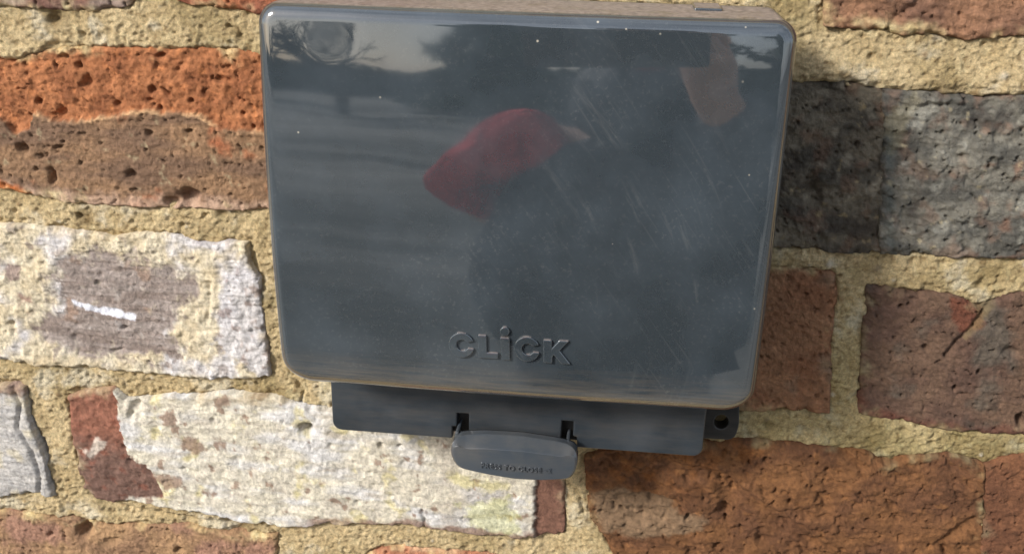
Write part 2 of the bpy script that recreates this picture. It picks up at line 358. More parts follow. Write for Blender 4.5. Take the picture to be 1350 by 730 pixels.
brick([(1163, 116), (1200, 119), (1260, 122), (1350, 125), (1530, 132)], [(1158, 336), (1200, 337), (1260, 340), (1350, 343), (1530, 352)], b4b_paint, seed=47, smear=0.0, gain=0.88, h=0.0004, amp=0.0011, mat=BRICK_BLUE, relief=b4b_relief,
      label='blue-grey burnt brick with flaking rusty patches')
def b4a_relief(c): return -0.0045 * np.exp(-((c['px'] - 1072) / 10) ** 2 - ((c['py'] - 255) / 26) ** 2) + 0.6 * b4b_relief(c)
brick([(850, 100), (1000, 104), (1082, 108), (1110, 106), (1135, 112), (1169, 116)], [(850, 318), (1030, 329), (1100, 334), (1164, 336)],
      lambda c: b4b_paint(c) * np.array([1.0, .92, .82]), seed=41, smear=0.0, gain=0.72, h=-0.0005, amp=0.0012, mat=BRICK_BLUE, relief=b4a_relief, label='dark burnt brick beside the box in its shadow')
# --- course 2
def b5_paint(c):
    k = mix(rgb(176, 162, 148), rgb(150, 134, 120), sm(-.3, .4, NS(c, 0.03, 0.005, 1, 5)))
    k = mix(k, rgb(172, 140, 112), 0.6 * sm(.3, .7, N(c, 0.012, 2)))
    grey = poly(c, [(82, 338), (125, 325), (190, 345), (235, 352), (258, 372), (250, 400), (232, 430), (230, 468), (180, 478), (110, 465), (40, 432), (60, 410), (80, 402), (74, 370)], 9, 30, 0.008, 3)
    lime = mix(rgb(238, 224, 188), rgb(226, 208, 168), sm(-.4, .5, N(c, 0.01, 4, 4)))
    lime = mix(lime, rgb(232, 226, 216), sm(-.1, .5, N(c, 0.02, 5)))
    m = np.clip(1 - grey + 0.25 * sm(.3, .6, N(c, 0.005, 8)), 0, 1)
    m = m * (1 - 0.7 * sm(.32, .6, N(c, 0.008, 6, 5)))
    k = mix(k, lime, m)
    k = mix(k, mix(rgb(228, 224, 218), rgb(176, 160, 152), sm(.1, .5, N(c, 0.006, 9))), 0.85 * poly(c, [(295, 362), (330, 350), (362, 400), (362, 500), (310, 470), (285, 450), (290, 400)], 5, 16, 0.007, 4))
    k = mix(k, rgb(150, 124, 118), 0.75 * poly(c, [(8, 348), (28, 345), (30, 365), (14, 372)], 3, 8, 0.004, 5)); k = mix(k, rgb(160, 120, 104), 0.75 * poly(c, [(26, 385), (44, 388), (46, 396), (30, 398)], 3, 6, 0.004, 6))
    k = mix(k, rgb(186, 172, 176), 0.5 * sm(.2, .6, N(c, 0.015, 10)) * (1 - sm(310, 335, c['py'])))
    k = mix(k, rgb(250, 250, 250), poly(c, [(97, 394), (112, 396), (130, 402), (150, 404), (183, 413), (180, 421), (160, 417), (138, 411), (118, 406), (104, 401)], 1.2, 3, 0.003, 7))
    return k
def b5_relief(c):
    grey = poly(c, [(82, 338), (125, 325), (190, 345), (235, 352), (258, 372), (250, 400), (232, 430), (230, 468), (180, 478), (110, 465), (40, 432), (60, 410), (80, 402), (74, 370)], 9, 30, 0.008, 3)
    return -0.0007 * grey + (1 - grey) * (0.0008 * N(c, 0.005, 30, 4) + 0.0005 * sm(.2, .4, N(c, 0.008, 31))) - 0.0012 * np.exp(-(dist_line(c['px'], c['py'], [(278, 372), (280, 400), (274, 425)]) / 3) ** 2) + 0.0003 * NS(c, 0.03, 0.001, 33, 3)
brick([(-190, 285), (0, 294), (30, 294), (60, 297), (95, 302), (128, 304), (150, 311), (172, 306), (215, 305), (240, 310), (262, 318), (285, 320), (300, 316), (328, 319)], [(-200, 465), (0, 473), (60, 480), (120, 482), (200, 489), (280, 497), (357, 495)],
      b5_paint, right_=[(330, 345), (344, 365), (346, 400), (352, 440), (356, 470)], seed=53, gain=0.74, tint=(1.0, 1.0, 1.07), fine=0.35, h=0.0025, amp=0.001, relief=b5_relief, er=0.0022, label='whitewashed brick with flaking lime and a white paint streak', pits=[(155, 460, 3, 2, 2.5), (168, 429, 2.5, 2.5, 2.5), (20, 424, 3, 2, 2)])
brick([(520, 330), (1020, 350), (1060, 352), (1106, 358)], [(520, 510), (980, 542), (1040, 545), (1094, 545)], plain((164, 118, 90), (150, 102, 76), None, (148, 118, 98)), right_=[(1108, 385), (1100, 420), (1098, 470)], seed=59, gain=0.72, h=-0.0002, amp=0.0008)
def b7_paint(c):
    k = plain((146, 112, 94), (128, 96, 84), None, (126, 112, 102))(c)
    k = mix(k, rgb(150, 86, 66), 0.8 * poly(c, [(1255, 392), (1300, 405), (1298, 425), (1270, 440), (1252, 425)], 4, 10)); k = mix(k, rgb(138, 80, 66), 0.7 * sm(0.006, 0.001, c['ed'] + 0.003 * N(c, 0.01, 8)) * sm(480, 540, c['py']))
    k = mix(k, rgb(176, 150, 110), 0.5 * poly(c, [(1282, 392), (1312, 396), (1298, 425), (1272, 445), (1290, 415)], 3, 8, 0.004, 2))
    return k
def b7_relief(c): return -0.0022 * np.exp(-(dist_line(c['px'], c['py'], [(1248, 468), (1262, 450), (1285, 430), (1300, 405), (1312, 396)]) / 4) ** 2) + 0.0006 * NS(c, 0.03, 0.006, 30, 3)
brick([(1142, 374), (1180, 378), (1230, 385), (1262, 390), (1290, 402), (1312, 392), (1350, 384), (1560, 395)], [(1129, 545), (1160, 550), (1200, 558), (1240, 566), (1280, 572), (1350, 573), (1560, 585)], b7_paint, left=[(1138, 420), (1134, 480)], relief=b7_relief, seed=61, gain=0.47, h=0.0004,
      pits=[(1188, 404, 3.5, 3), (1220, 458, 4.5, 3, 1.2), (1258, 510, 4, 3, .8), (1333, 463, 6, 3, 1.8), (1346, 555, 8, 5, .7), (1291, 490, 3, 2.5)], label='dull brown brick with a slanting crack at its top edge')
# --- course 3
def b8_paint(c):
    k = mix(rgb(214, 208, 194), rgb(190, 186, 176), sm(-.4, .5, NS(c, 0.02, 0.006, 1, 5))); k = mix(k, rgb(226, 214, 180), 0.7 * sm(.2, .6, N(c, 0.014, 2)))
    k = mix(k, rgb(150, 116, 92), 0.8 * (1 - sm(512, 522, c['py'] + 6 * N(c, 0.006, 3)))); return k
def b8_relief(c): return -0.002 * np.exp(-(dist_line(c['px'], c['py'], [(20, 508), (30, 530), (26, 560), (45, 590), (56, 625), (54, 650)]) / 2.6) ** 2) + 0.0005 * NS(c, 0.015, 0.002, 30, 3)
brick([(-560, 470), (-200, 490), (0, 505), (20, 504), (36, 508)], [(-560, 610), (-200, 635), (0, 652), (40, 648), (74, 654)], b8_paint, right_=[(40, 540), (52, 580), (62, 605), (66, 630)], seed=67, gain=0.72, tint=(1.0, 1.0, 1.07), fine=0.35, h=0.0028, relief=b8_relief, er=0.002, label='pale grey whitewashed brick end with a crack')
def b9_paint(c):
    p, q = c['px'], c['py']
    red = mix(rgb(160, 108, 84), rgb(130, 100, 84), sm(560, 610, q + 20 * N(c, 0.01, 1))); red = mix(red, rgb(150, 92, 70), 0.6 * sm(.2, .6, N(c, 0.006, 2)))
    w1 = mix(rgb(240, 230, 200), rgb(228, 218, 192), sm(-.3, .4, N(c, 0.012, 3, 5))); w1 = mix(w1, rgb(234, 230, 218), sm(-.1, .5, NS(c, 0.04, 0.012, 4, 4)))
    w1 = mix(w1, rgb(232, 216, 140), 0.6 * sm(.25, .6, N(c, 0.014, 5, 4))); w1 = mix(w1, rgb(208, 196, 172), 0.7 * sm(.2, .6, NS(c, 0.02, 0.004, 6, 4)))
    w1 = mix(w1, rgb(196, 184, 164), 0.5 * sm(440, 600, p) * sm(-.2, .4, N(c, 0.02, 16, 4)))
    bare = sm(.42, .62, N(c, 0.009, 7, 5) + 0.05)
    for pts in ([(236, 568), (262, 575), (276, 590), (262, 597), (244, 588)], [(205, 622), (240, 624), (246, 640), (222, 642)], [(285, 522), (300, 516), (304, 530), (290, 536)], [(292, 574), (304, 578), (300, 588), (292, 584)], [(213, 545), (232, 535), (236, 555), (222, 562)]):
        bare = np.maximum(bare, poly(c, pts, 2, 7, 0.004, 1))
    k = mix(w1, rgb(160, 132, 108), 0.85 * bare)
    L = poly(c, [(80, 505), (152, 508), (160, 540), (166, 580), (176, 602), (200, 612), (216, 640), (220, 652), (172, 652), (160, 668), (110, 668)], 1.5, 6, 0.004, 8)
    k = mix(k, red, L); k = mix(k, rgb(236, 220, 196), 0.9 * L * poly(c, [(108, 588), (118, 590), (116, 600), (130, 574), (142, 580), (140, 588), (122, 600)], 2, 4, 0.003, 9))
    k = mix(k, rgb(214, 214, 130), 0.5 * poly(c, [(606, 662), (640, 652), (668, 655), (680, 678), (690, 700), (650, 702), (622, 690), (610, 680)], 6, 22, 0.006, 10))
    k = mix(k, rgb(224, 212, 140), 0.6 * poly(c, [(592, 622), (640, 626), (680, 636), (640, 642), (600, 634)], 5, 12, 0.006, 11))
    Rm = sm(-2, 2, p - 706 + 4 * N(c, 0.004, 12)); k = mix(k, rgb(136, 98, 78), Rm)
    k = mix(k, rgb(146, 112, 90), 0.8 * (1 - Rm) * (1 - L) * sm(0.0045, 0.002, c['ed'] + 0.004 * N(c, 0.012, 14)) * sm(620, 660, q) * sm(390, 420, p))
    return k
def b9_relief(c):
    L = poly(c, [(80, 505), (152, 508), (160, 540), (166, 580), (176, 602), (200, 612), (216, 640), (220, 652), (172, 652), (160, 668), (110, 668)], 1.5, 6, 0.004, 8)
    Rm = sm(-2, 2, c['px'] - 706 + 4 * N(c, 0.004, 12))
    w_ = (1 - L) * (1 - Rm)
    return w_ * (0.0009 + 0.0005 * N(c, 0.005, 30, 4) + 0.0004 * NS(c, 0.02, 0.003, 31, 3)) - 0.0012 * Rm + L * 0.001 * N(c, 0.006, 33, 4) - 0.0015 * np.exp(-(dist_line(c['px'], c['py'], [(557, 668), (561, 680), (560, 692)]) / 2) ** 2)
brick([(90, 521), (110, 514), (135, 511), (150, 510), (166, 524), (200, 522), (230, 517), (262, 520), (290, 514), (330, 517), (372, 522), (395, 531), (420, 534), (470, 540), (600, 548), (742, 560)],
      [(128, 658), (150, 660), (172, 655), (212, 667), (258, 671), (290, 676), (330, 686), (400, 691), (430, 687), (480, 690), (540, 690), (580, 694), (640, 703), (700, 706), (745, 703)], b9_paint, left=[(93, 550), (102, 600), (112, 640)], right_=[(744, 620), (746, 660)], seed=71, gain=0.72, tint=(1.0, 1.0, 1.07), fine=0.35, h=0.002,
      er=0.002, relief=b9_relief, amp=0.0009, pits=[(406, 561, 8, 7), (183, 531, 8, 3, 1, .5), (176, 543, 5, 2.5), (530, 585, 3, 2, 1.5), (505, 583, 3, 2)], label='brick with cream whitewash, bare red end and yellow-green lichen')
def b10_paint(c):
    k = mix(rgb(166, 112, 74), rgb(138, 92, 66), sm(-.4, .5, N(c, 0.022, 1, 5))); k = mix(k, rgb(178, 112, 64), 0.8 * poly(c, [(770, 590), (1000, 575), (1000, 610), (900, 640), (775, 640)], 20, 22, .01, 2) * sm(-.2, .4, N(c, 0.01, 3)))
    k = mix(k, rgb(128, 84, 56), 0.7 * sm(.2, .6, NS(c, 0.03, 0.01, 4))); k = mix(k, rgb(206, 140, 90), 0.5 * sm(.35, .7, N(c, 0.007, 5)))
    k = mix(k, rgb(178, 142, 114), 0.9 * poly(c, [(778, 650), (800, 642), (850, 648), (885, 655), (895, 672), (935, 684), (900, 700), (850, 705), (800, 700), (780, 680)], 5, 14, 0.008, 6))
    return k
def b10_relief(c):
    p, q = c['px'], c['py']
    st = np.interp(p, [760, 930, 960, 1000, 1050, 1100, 1180, 1300], [600, 610, 622, 655, 690, 718, 750, 790]); d = q - st + 5 * N(c, 0.01, 30, 3)
    s2 = np.interp(p, [1000, 1100, 1160, 1260], [575, 588, 604, 612]); d2 = q - s2 + 3 * N(c, 0.008, 31)
    r = -0.0024 * sm(-4, 10, d) * sm(930, 960, p) * (1 - 0.8 * sm(30, 130, d)) + 0.0008 * NS(c, 0.03, 0.008, 32, 4) - 0.0014 * np.exp(-(d2 / 4) ** 2) * sm(1080, 1130, p) * sm(1190, 1165, p)
    r -= 0.002 * np.exp(-(dist_line(p, q, [(1250, 730), (1240, 712), (1262, 695), (1285, 685)]) / 6) ** 2)
    return 1.5 * r + 0.0016 * N(c, 0.035, 34, 4) + 0.0008 * ridge(c['X'], c['Z'], 0.02, 3, 35) - 0.0022 * sm(.45, .8, ridge(c['X'] + .4 * c['Z'], c['Z'] * 1.6, 0.028, 3, 37)) * sm(-.1, .3, N(c, 0.04, 38, 2)) - 0.0012 * sm(.3, .6, N(c, 0.007, 39, 3))
brick([(770, 600), (800, 590), (925, 580), (985, 578), (1050, 584), (1100, 588), (1140, 594), (1165, 606), (1200, 600), (1250, 597), (1285, 606), (1301, 613)],
      [(815, 740), (840, 762), (1000, 775), (1294, 795)], b10_paint, left=[(772, 640), (778, 680), (795, 705)], right_=[(1296, 640), (1300, 680), (1294, 700)], seed=79, gain=0.46, h=0.0016, amp=0.0011, relief=b10_relief,
      pits=[(953, 592, 4, 3), (955, 671, 6, 3, 1.2), (958, 683, 3, 3), (1006, 713, 7, 2.5, 1.3), (945, 718, 5, 3, .8), (1008, 603, 4, 3), (792, 672, 3, 3), (820, 666, 3, 2), (906, 678, 3, 3), (1040, 657, 3, 2.5), (811, 599, 5, 3, 1.5), (1090, 618, 3, 2), (1175, 664, 6, 2, 1.5, .6)], label='broad rusty brown brick under the mounting lug')
brick([(1298, 612), (1320, 604), (1350, 598), (1540, 612)], [(1291, 795), (1540, 812)], plain((166, 110, 80), (144, 94, 70), None, (156, 120, 96)), left=[(1293, 640), (1297, 680), (1291, 710)], seed=83, gain=0.46, h=0.0016, amp=0.0011)
# --- course 4
brick([(-140, 664), (0, 671), (60, 678), (100, 682), (150, 690), (200, 692), (250, 690), (300, 699), (366, 704)], [(-140, 860), (365, 880)], plain((160, 124, 94), (140, 106, 84), (190, 160, 120), (150, 110, 96)), seed=89, h=0.0008, amp=0.0012, pits=[(112, 697, 10, 7, .9), (66, 702, 4, 2.5), (236, 722, 4, 3), (150, 712, 5, 2, 2)], label='red-brown brick with a deep hole, below the whitewashed ones')
brick([(478, 731), (500, 724), (530, 719), (570, 722), (632, 726), (760, 748)], [(470, 900), (760, 910)], plain((176, 118, 92), (150, 98, 76), (200, 160, 130)), seed=97, h=0.0006)

# --- plain bricks that carry the wall on outside the picture
rects = [(r[:, 0].min(), r[:, 0].max(), r[:, 1].min(), r[:, 1].max()) for r in POLYS]
tones = [((150, 98, 72), (128, 84, 66)), ((164, 104, 70), (140, 88, 62)), ((140, 104, 88), (118, 90, 80)), ((104, 98, 96), (84, 80, 80)), ((206, 194, 168), (170, 150, 126))]
rowz = [Z0 + 0.055 - 0.081 * k for k in range(-4, 6)]
for i, zt in enumerate(rowz):
    x = -0.80 + (0.11 if i % 2 else 0)
    while x < 0.72:
        a, b, t, bt = x, x + 0.212, zt, zt - 0.068
        if not any(a < r1 + 0.004 and b > r0 - 0.004 and bt < z1 - 0.006 and t > z0 + 0.006 for r0, r1, z0, z1 in rects):
            tn = tones[random.randrange(5)]
            brick([(a, t), (b, t)], [(a, bt), (b, bt)], plain(tn[0], tn[1]), wallspace=True, res=0.0026, seed=200 + i * 9 + int(50 * (x + 1)), h=random.uniform(-0.0005, 0.002))
        x += 0.224

# --- mortar bed
def mortar_bed():
    cx, cz = px2wall(np.array([-90, 1440, -90, 1440]), np.array([-90, -90, 820, 820]))
    x0, x1, z0, z1 = cx.min(), cx.max(), cz.min(), cz.max(); res = 0.00062
    xs = np.arange(x0, x1, res); zs = np.arange(z0, z1, res); Xg, Zg = np.meshgrid(xs, zs)
    ins = np.full(Xg.shape, 1.0)
    for ring in POLYS:
        a = max(0, int((ring[:, 0].min() - 0.008 - x0) / res)); b = int((ring[:, 0].max() + 0.008 - x0) / res) + 1
        c = max(0, int((ring[:, 1].min() - 0.008 - z0) / res)); d = int((ring[:, 1].max() + 0.008 - z0) / res) + 1
        if b <= 0 or d <= 0 or a >= len(xs) or c >= len(zs): continue
        sl_ = (slice(c, d), slice(a, b)); sub = Xg[sl_]
        if sub.size == 0: continue
        rr = ring[::2] if len(ring) > 160 else ring
        ins[sl_] = np.minimum(ins[sl_], sdf_poly(sub, Zg[sl_], rr))
    e = ins + 0.0016 * fbm(Xg, Zg, 0.007, 4, 301)
    px, py = wall2px(Xg, Zg)
    h = -0.0006 + 0.0013 * fbm(Xg, Zg, 0.022, 4, 302) + 0.0005 * fbm(Xg, Zg, 0.0035, 4, 303, 0.8) + 0.0007 * np.clip(fbm(Xg, Zg, 0.0018, 2, 304), -.3, 1) + 0.0007 * fbm((Xg + Zg) / 0.7, (Zg - Xg * .4) * 2.2, 0.005, 3, 321)
    h -= 0.0008 * sm(0.45, 0.7, fbm(Xg, Zg, 0.008, 4, 310)); h += 0.0009 * ridge(Xg, Zg, 0.03, 3, 311)
    h -= 0.0016 * sm(0.0022, 0.0, np.abs(e - 0.0008)) * sm(0.05, 0.45, fbm(Xg, Zg, 0.016, 3, 305))      # open joint lines here and there
    h += 0.0022 * sm(100, 60, np.abs(px - 1215) * 0.55) * np.exp(-((py - 96 - 0.06 * (px - 1080)) / 22) ** 2)  # bed overhanging the burnt bricks
    h -= np.clip(sm(0.0008, -0.0016, e) * 0.0025 + np.clip(-e - 0.0012, 0, 1) * 4.0, 0, 0.013)
    for p in ((70, 25, 9, 4), (105, 285, 4, 4), (1012, 562, 5, 3), (318, 690, 14, 3), (300, 683, 8, 3)): h -= p[3] * 0.001 * pit(px, py, *p[:3])
    cc = mix(rgb(230, 209, 166), rgb(212, 190, 146), sm(-.5, .5, fbm(Xg, Zg, 0.02, 4, 306)))
    cc = mix(cc, rgb(234, 216, 172), 0.8 * sm(.15, .6, fbm(Xg, Zg, 0.004, 3, 307)))
    cc = mix(cc, rgb(146, 122, 84), 0.7 * sm(.25, .65, fbm(Xg, Zg, 0.003, 3, 308)))
    cc = mix(cc, rgb(120, 98, 60), 0.6 * np.maximum(pit(px, py, 70, 25, 16), np.maximum(pit(px, py, 320, 690, 26), pit(px, py, 110, 287, 14))))
    cc = mix(cc, rgb(240, 226, 184), 0.7 * sm(40, 0, sdf_poly(px, py, [(395, 525), (435, 515), (436, 575), (410, 585), (395, 560)])) * sm(-.2, .3, fbm(Xg, Zg, 0.008, 3, 309)))
    cc = cc * np.array([.90, .865, .81])
    cc = cc * (1 + 0.22 * fbm(Xg, Zg, 0.0015, 2, 320))[..., None]
    cc = mix(cc, cc * np.array([.70, .69, .62]), sm(0.0, .6, fbm(Xg, Zg, 0.05, 5, 330, 0.65))); cc = mix(cc, rgb(236, 226, 200), 0.6 * sm(.1, .6, fbm(Xg, Zg, 0.025, 5, 332, 0.65)))
    cc = mix(cc, cc * np.array([.70, .72, .62]), sm(700, 1000, px) * sm(300, 520, py) * (0.75 + .25 * fbm(Xg, Zg, 0.02, 3, 331)))   # soft shade low on the right, painted into the mortar colour
    r3 = np.random.RandomState(9); ii, jj = np.nonzero(ins > -0.001)
    for k in range(600):
        q = r3.randint(len(ii)); i, j = ii[q], jj[q]; rr_ = r3.uniform(.0005, .0021) * r3.uniform(.5, 1); rw = int(rr_ / res * 2.4) + 1
        sl_ = (slice(max(0, i - rw), i + rw + 1), slice(max(0, j - rw), j + rw + 1)); g = np.exp(-(((Xg[sl_] - Xg[i, j]) ** 2 + (Zg[sl_] - Zg[i, j]) ** 2) / rr_ ** 2) ** 1.4)
        if k % 3: h[sl_] -= rr_ * 1.2 * g
        else: h[sl_] += rr_ * .5 * g; cc[sl_] = mix(cc[sl_], rgb(*((214, 204, 184), (150, 118, 80), (120, 104, 84))[k % 9 // 3]), .7 * g)
    for pts in ([(300, 35), (312, 42), (318, 52)], [(388, 500), (400, 515), (396, 530), (404, 545)], [(30, 512), (40, 530), (38, 548), (52, 575), (60, 600)], [(1090, 112), (1120, 108), (1150, 118)], [(750, 640), (764, 650), (768, 672)], [(130, 655), (180, 672), (240, 682), (300, 690), (330, 694)]):
        h -= 0.0022 * np.exp(-((dist_line(px, py, pts) + 3 * fbm(Xg, Zg, 0.005, 3, 340)) / 2.6) ** 2)
    nz, nx = Xg.shape; keep = ins > -0.0075
    idx = np.arange(nz * nx).reshape(nz, nx)
    kf = keep[:-1, :-1] & keep[1:, :-1] & keep[1:, 1:] & keep[:-1, 1:]
    f = np.stack([idx[:-1, :-1][kf], idx[:-1, 1:][kf], idx[1:, 1:][kf], idx[1:, :-1][kf]], 1)
    used = np.unique(f); rm = np.full(nz * nx, -1); rm[used] = np.arange(len(used))
    co = np.stack([Xg.ravel(), -h.ravel(), Zg.ravel()], 1)[used]
    o = mesh_from('mortar', co, rm[f], MORTAR, WALL, np.clip(cc.reshape(-1, 3)[used], 0, .9)); return o, (x0, x1, z0, z1)
mo, (MX0, MX1, MZ0, MZ1) = mortar_bed()
# backing masonry that reaches the ground and carries on past the picture
bm = bmesh.new()
def box(bm, x0, x1, y0, y1, z0, z1):
    v = [bm.verts.new((x, y, z)) for x in (x0, x1) for y in (y0, y1) for z in (z0, z1)]
    for f in ((0, 1, 3, 2), (4, 6, 7, 5), (0, 4, 5, 1), (2, 3, 7, 6), (0, 2, 6, 4), (1, 5, 7, 3)): bm.faces.new([v[i] for i in f])
box(bm, -1.3, 1.2, 0.0145, 0.22, 0.0, 2.3)
for (a, b, c, d) in ((-1.3, MX0 + .001, 0.0, 2.3), (MX1 - .001, 1.2, 0.0, 2.3), (MX0 + .001, MX1 - .001, 0.0, MZ0 + .001), (MX0 + .001, MX1 - .001, MZ1 - .001, 2.3)): box(bm, a, b, 0.0012, 0.0145, c, d)
bk = NT('backing_mortar'); bkm = bk.P(Base_Color=bk.mixc(bk.rng(bk.noise(300, 5, .7), .3, .7), c4(rgb(186, 156, 102)), c4(rgb(220, 192, 138))), Roughness=.95, Normal=bk.bump(bk.noise(260, 5, .7), .8, .003))
bm_obj('backing', bm, bkm, WALL)

# ------------------------------------------------------------------ socket box
BOX = empty('socket_box', (0, -D, Z0), 'glossy slate-grey plastic weatherproof socket box fixed to the old brick wall', 'socket box')
W2, H2 = 0.2 * SC / 2, 0.15829 * SC / 2
def local(px, py, yl):                                           # pixel -> box-local x, z on local depth yl
    x, z = px2wall(px, py, yl - D); return x, z - Z0
def bulge(x, z):
    b = 0.0020 * (1 - np.clip((x / W2) ** 2, 0, 1.2)) + 0.0046 * (1 - np.clip((z / H2) ** 2, 0, 1.2))
    b = b + 0.0010 * sm(0.45, 1.0, z / H2) * 0
    sx, sz = local(437, 45, 0.0); r2 = ((x - sx) ** 2 + (z - sz) ** 2) / 0.0075 ** 2
    return b - 0.00010 * np.exp(-r2 ** 2)
def rrect(w2, h2, rt, rb, seg=14, ns=40):
    out = []
    def side(a, b, n): [out.append((a[0] + (b[0] - a[0]) * k / n, a[1] + (b[1] - a[1]) * k / n)) for k in range(n)]
    def arc(cx, cz, r, a0): [out.append((cx + r * math.cos(a0 + math.pi / 2 * k / seg), cz + r * math.sin(a0 + math.pi / 2 * k / seg))) for k in range(seg)]
    arc(w2 - rt, h2 - rt, rt, 0); side((w2 - rt, h2), (-w2 + rt, h2), ns); arc(-w2 + rt, h2 - rt, rt, math.pi / 2); side((-w2, h2 - rt), (-w2, -h2 + rb), ns)
    arc(-w2 + rb, -h2 + rb, rb, math.pi); side((-w2 + rb, -h2), (w2 - rb, -h2), ns); arc(w2 - rb, -h2 + rb, rb, 1.5 * math.pi); side((w2, -h2 + rb), (w2, h2 - rt), ns)
    return np.array(out)
def pillow(name, out, y_back, y_front, Rf, mat, parent, surf=None, nface=40, nf=10, back_in=0.0, steps=None):
    """outline extruded towards the viewer, edge rounded with a radius that may vary, front closed by rings"""
    n = len(out); nx = np.roll(out, -1, 0) - np.roll(out, 1, 0); nr = np.stack([nx[:, 1], -nx[:, 0]], 1); nr /= np.linalg.norm(nr, axis=1)[:, None]
    area = 0.5 * np.sum(out[:, 0] * np.roll(out[:, 1], -1) - np.roll(out[:, 0], -1) * out[:, 1])
    if area < 0: nr = -nr
    rad = np.array([Rf(a, b) for a, b in nr]); k5 = np.ones(9) / 9; rad = np.convolve(np.r_[rad[-4:], rad, rad[:4]], k5, 'valid')
    ys = y_front + rad; rings = []
    rings.append(np.c_[out + nr * back_in, np.full(n, y_back)])
    for k in range(1, 5): rings.append(np.c_[out + (nr * back_in) * (1 - k / 4), y_back + (ys - y_back) * k / 4])
    for k in range(1, nf + 1):
        if steps: t_ = steps[k - 1]; rings.append(np.c_[out - nr * (rad * t_)[:, None], y_front + rad * (1 - t_)]); continue
        th = math.pi / 2 * k / nf; rings.append(np.c_[out - nr * (rad * (1 - math.cos(th)))[:, None], y_front + rad * (1 - math.sin(th))])
    last = rings[-1][:, :2].copy(); cen = last.mean(0)
    for k in range(1, nface): rings.append(np.c_[cen + (last - cen) * (1 - k / nface), np.full(n, y_front)])
    Rg = np.array(rings); 
    if surf is not None: Rg[5:, :, 2] -= surf(Rg[5:, :, 0], Rg[5:, :, 1]) * np.clip((y_back - Rg[5:, :, 2]) / (y_back - y_front), 0, 1) ** 2
    m = len(Rg); co = np.c_[Rg[..., 0].ravel(), Rg[..., 2].ravel(), Rg[..., 1].ravel()]
    yc = y_front - (float(surf(cen[0], cen[1])) if surf is not None else 0)
    co = np.r_[co, [[cen[0], yc, cen[1]]]]
    idx = np.arange(m * n).reshape(m, n); a = idx[:-1]; b = np.roll(a, -1, 1); d = idx[1:]; c = np.roll(d, -1, 1)
    f = np.stack([a, b, c, d], -1).reshape(-1, 4).tolist(); l = idx[-1]; f += [(l[i], l[(i + 1) % n], m * n) for i in range(n)]
    f.append(list(idx[0][::-1]))
    me = bpy.data.meshes.new(name); me.from_pydata(co.tolist(), [], f); me.update()
    b_ = bmesh.new(); b_.from_mesh(me); bmesh.ops.recalc_face_normals(b_, faces=b_.faces[:]); b_.to_mesh(me); b_.free()
    me.polygons.foreach_set('use_smooth', [len(p.vertices) < 5 for p in me.polygons])
    me.materials.append(mat); o = bpy.data.objects.new(name, me); C.objects.link(o); o.parent = parent
    return o
co_ = rrect(W2, H2, 0.0075, 0.013); co_[:, 1] -= 0.0054 * np.clip(-co_[:, 1] / (H2 - 0.013), 0, 1); co_[:, 0] = co_[:, 0] * 1.016 - 0.0004
COVER = pillow('cover', co_, 0.040, 0.0, lambda a, b: 0.0052 + 0.0055 * max(0, -b) ** 2 - 0.0004 * max(0, b), PLASTIC, BOX, bulge, nface=70, nf=14)

def prism(bm, pts, y0, y1):
    """closed prism from an outline of (x, z), y0 nearer the viewer"""
    a = [bm.verts.new((x, y0, z)) for x, z in pts]; b = [bm.verts.new((x, y1, z)) for x, z in pts]
    n = len(pts); f0 = bm.faces.new(a); f1 = bm.faces.new(b[::-1])
    for i in range(n): bm.faces.new((a[i], b[i], b[(i + 1) % n], a[(i + 1) % n]))
def bev(o, wdt, seg=2, ang=40):
    m = o.modifiers.new('bevel', 'BEVEL'); m.width = wdt; m.segments = seg; m.limit_method = 'ANGLE'; m.angle_limit = math.radians(ang)
    return o
# raised lettering on the cover
def letter(pts):
    xy = [local(p[0], p[1], -0.004) for p in pts]
    bm = bmesh.new(); cxm = np.mean([p[0] for p in xy]); czm = np.mean([p[1] for p in xy])
    ys = [-float(bulge(x, z)) for x, z in xy]
    a = [bm.verts.new((x, y - 0.0011, z)) for (x, z), y in zip(xy, ys)]; b = [bm.verts.new((x, y + 0.0006, z)) for (x, z), y in zip(xy, ys)]
    n = len(xy); f0 = bm.faces.new(a); f1 = bm.faces.new(b[::-1])
    for i in range(n): bm.faces.new((a[i], b[i], b[(i + 1) % n], a[(i + 1) % n]))
    o = bm_obj('raised_letter', bm, PLASTIC, COVER); bev(o, 0.00045, 3, 30); return o
def cshape(cx, cy):
    o = [(cx + 17.2 * math.cos(t), cy + 17 * math.sin(t) + 1.0 * math.cos(t)) for t in np.linspace(math.radians(14), math.radians(-22 + 360), 34)]
    i = [(cx + 1 + 7.4 * math.cos(t), cy + 7.4 * math.sin(t) + 0.5 * math.cos(t)) for t in np.linspace(math.radians(-34 + 360), math.radians(28), 24)]
    return o + i
letter(cshape(609, 453.5)); letter(cshape(695, 458.5))
letter([(630.5, 439.3), (642.2, 440), (642.5, 463.2), (658, 464.2), (657, 472), (630.5, 470.8)])
letter([(659.5, 442.6), (672.5, 443.2), (673, 474), (661.5, 473.2)])
letter([(666 + 6.6 * math.cos(t), 434.6 + 6.4 * math.sin(t)) for t in np.linspace(0, 2 * math.pi, 22)[:-1]])
letter([(716.3, 445.6), (728, 446.4), (728.3, 456.5), (737.2, 446.9), (750.5, 447.6), (738.2, 460.5), (752.5, 479.5), (739.8, 478.8), (730.5, 466.8), (728.6, 469), (728.6, 478), (716.3, 477)])
# small hinge tab on top of the cover
bm = bmesh.new(); x0, _ = local(915, 12, 0.02); x1, _ = local(952, 12, 0.02)
prism(bm, [(x0, H2 - 0.001), (x1, H2 - 0.001), (x1, H2 + 0.0009), (x0, H2 + 0.0009)], 0.018, 0.034)
bev(bm_obj('hinge_tab', bm, PLASTIC, COVER), 0.0005)

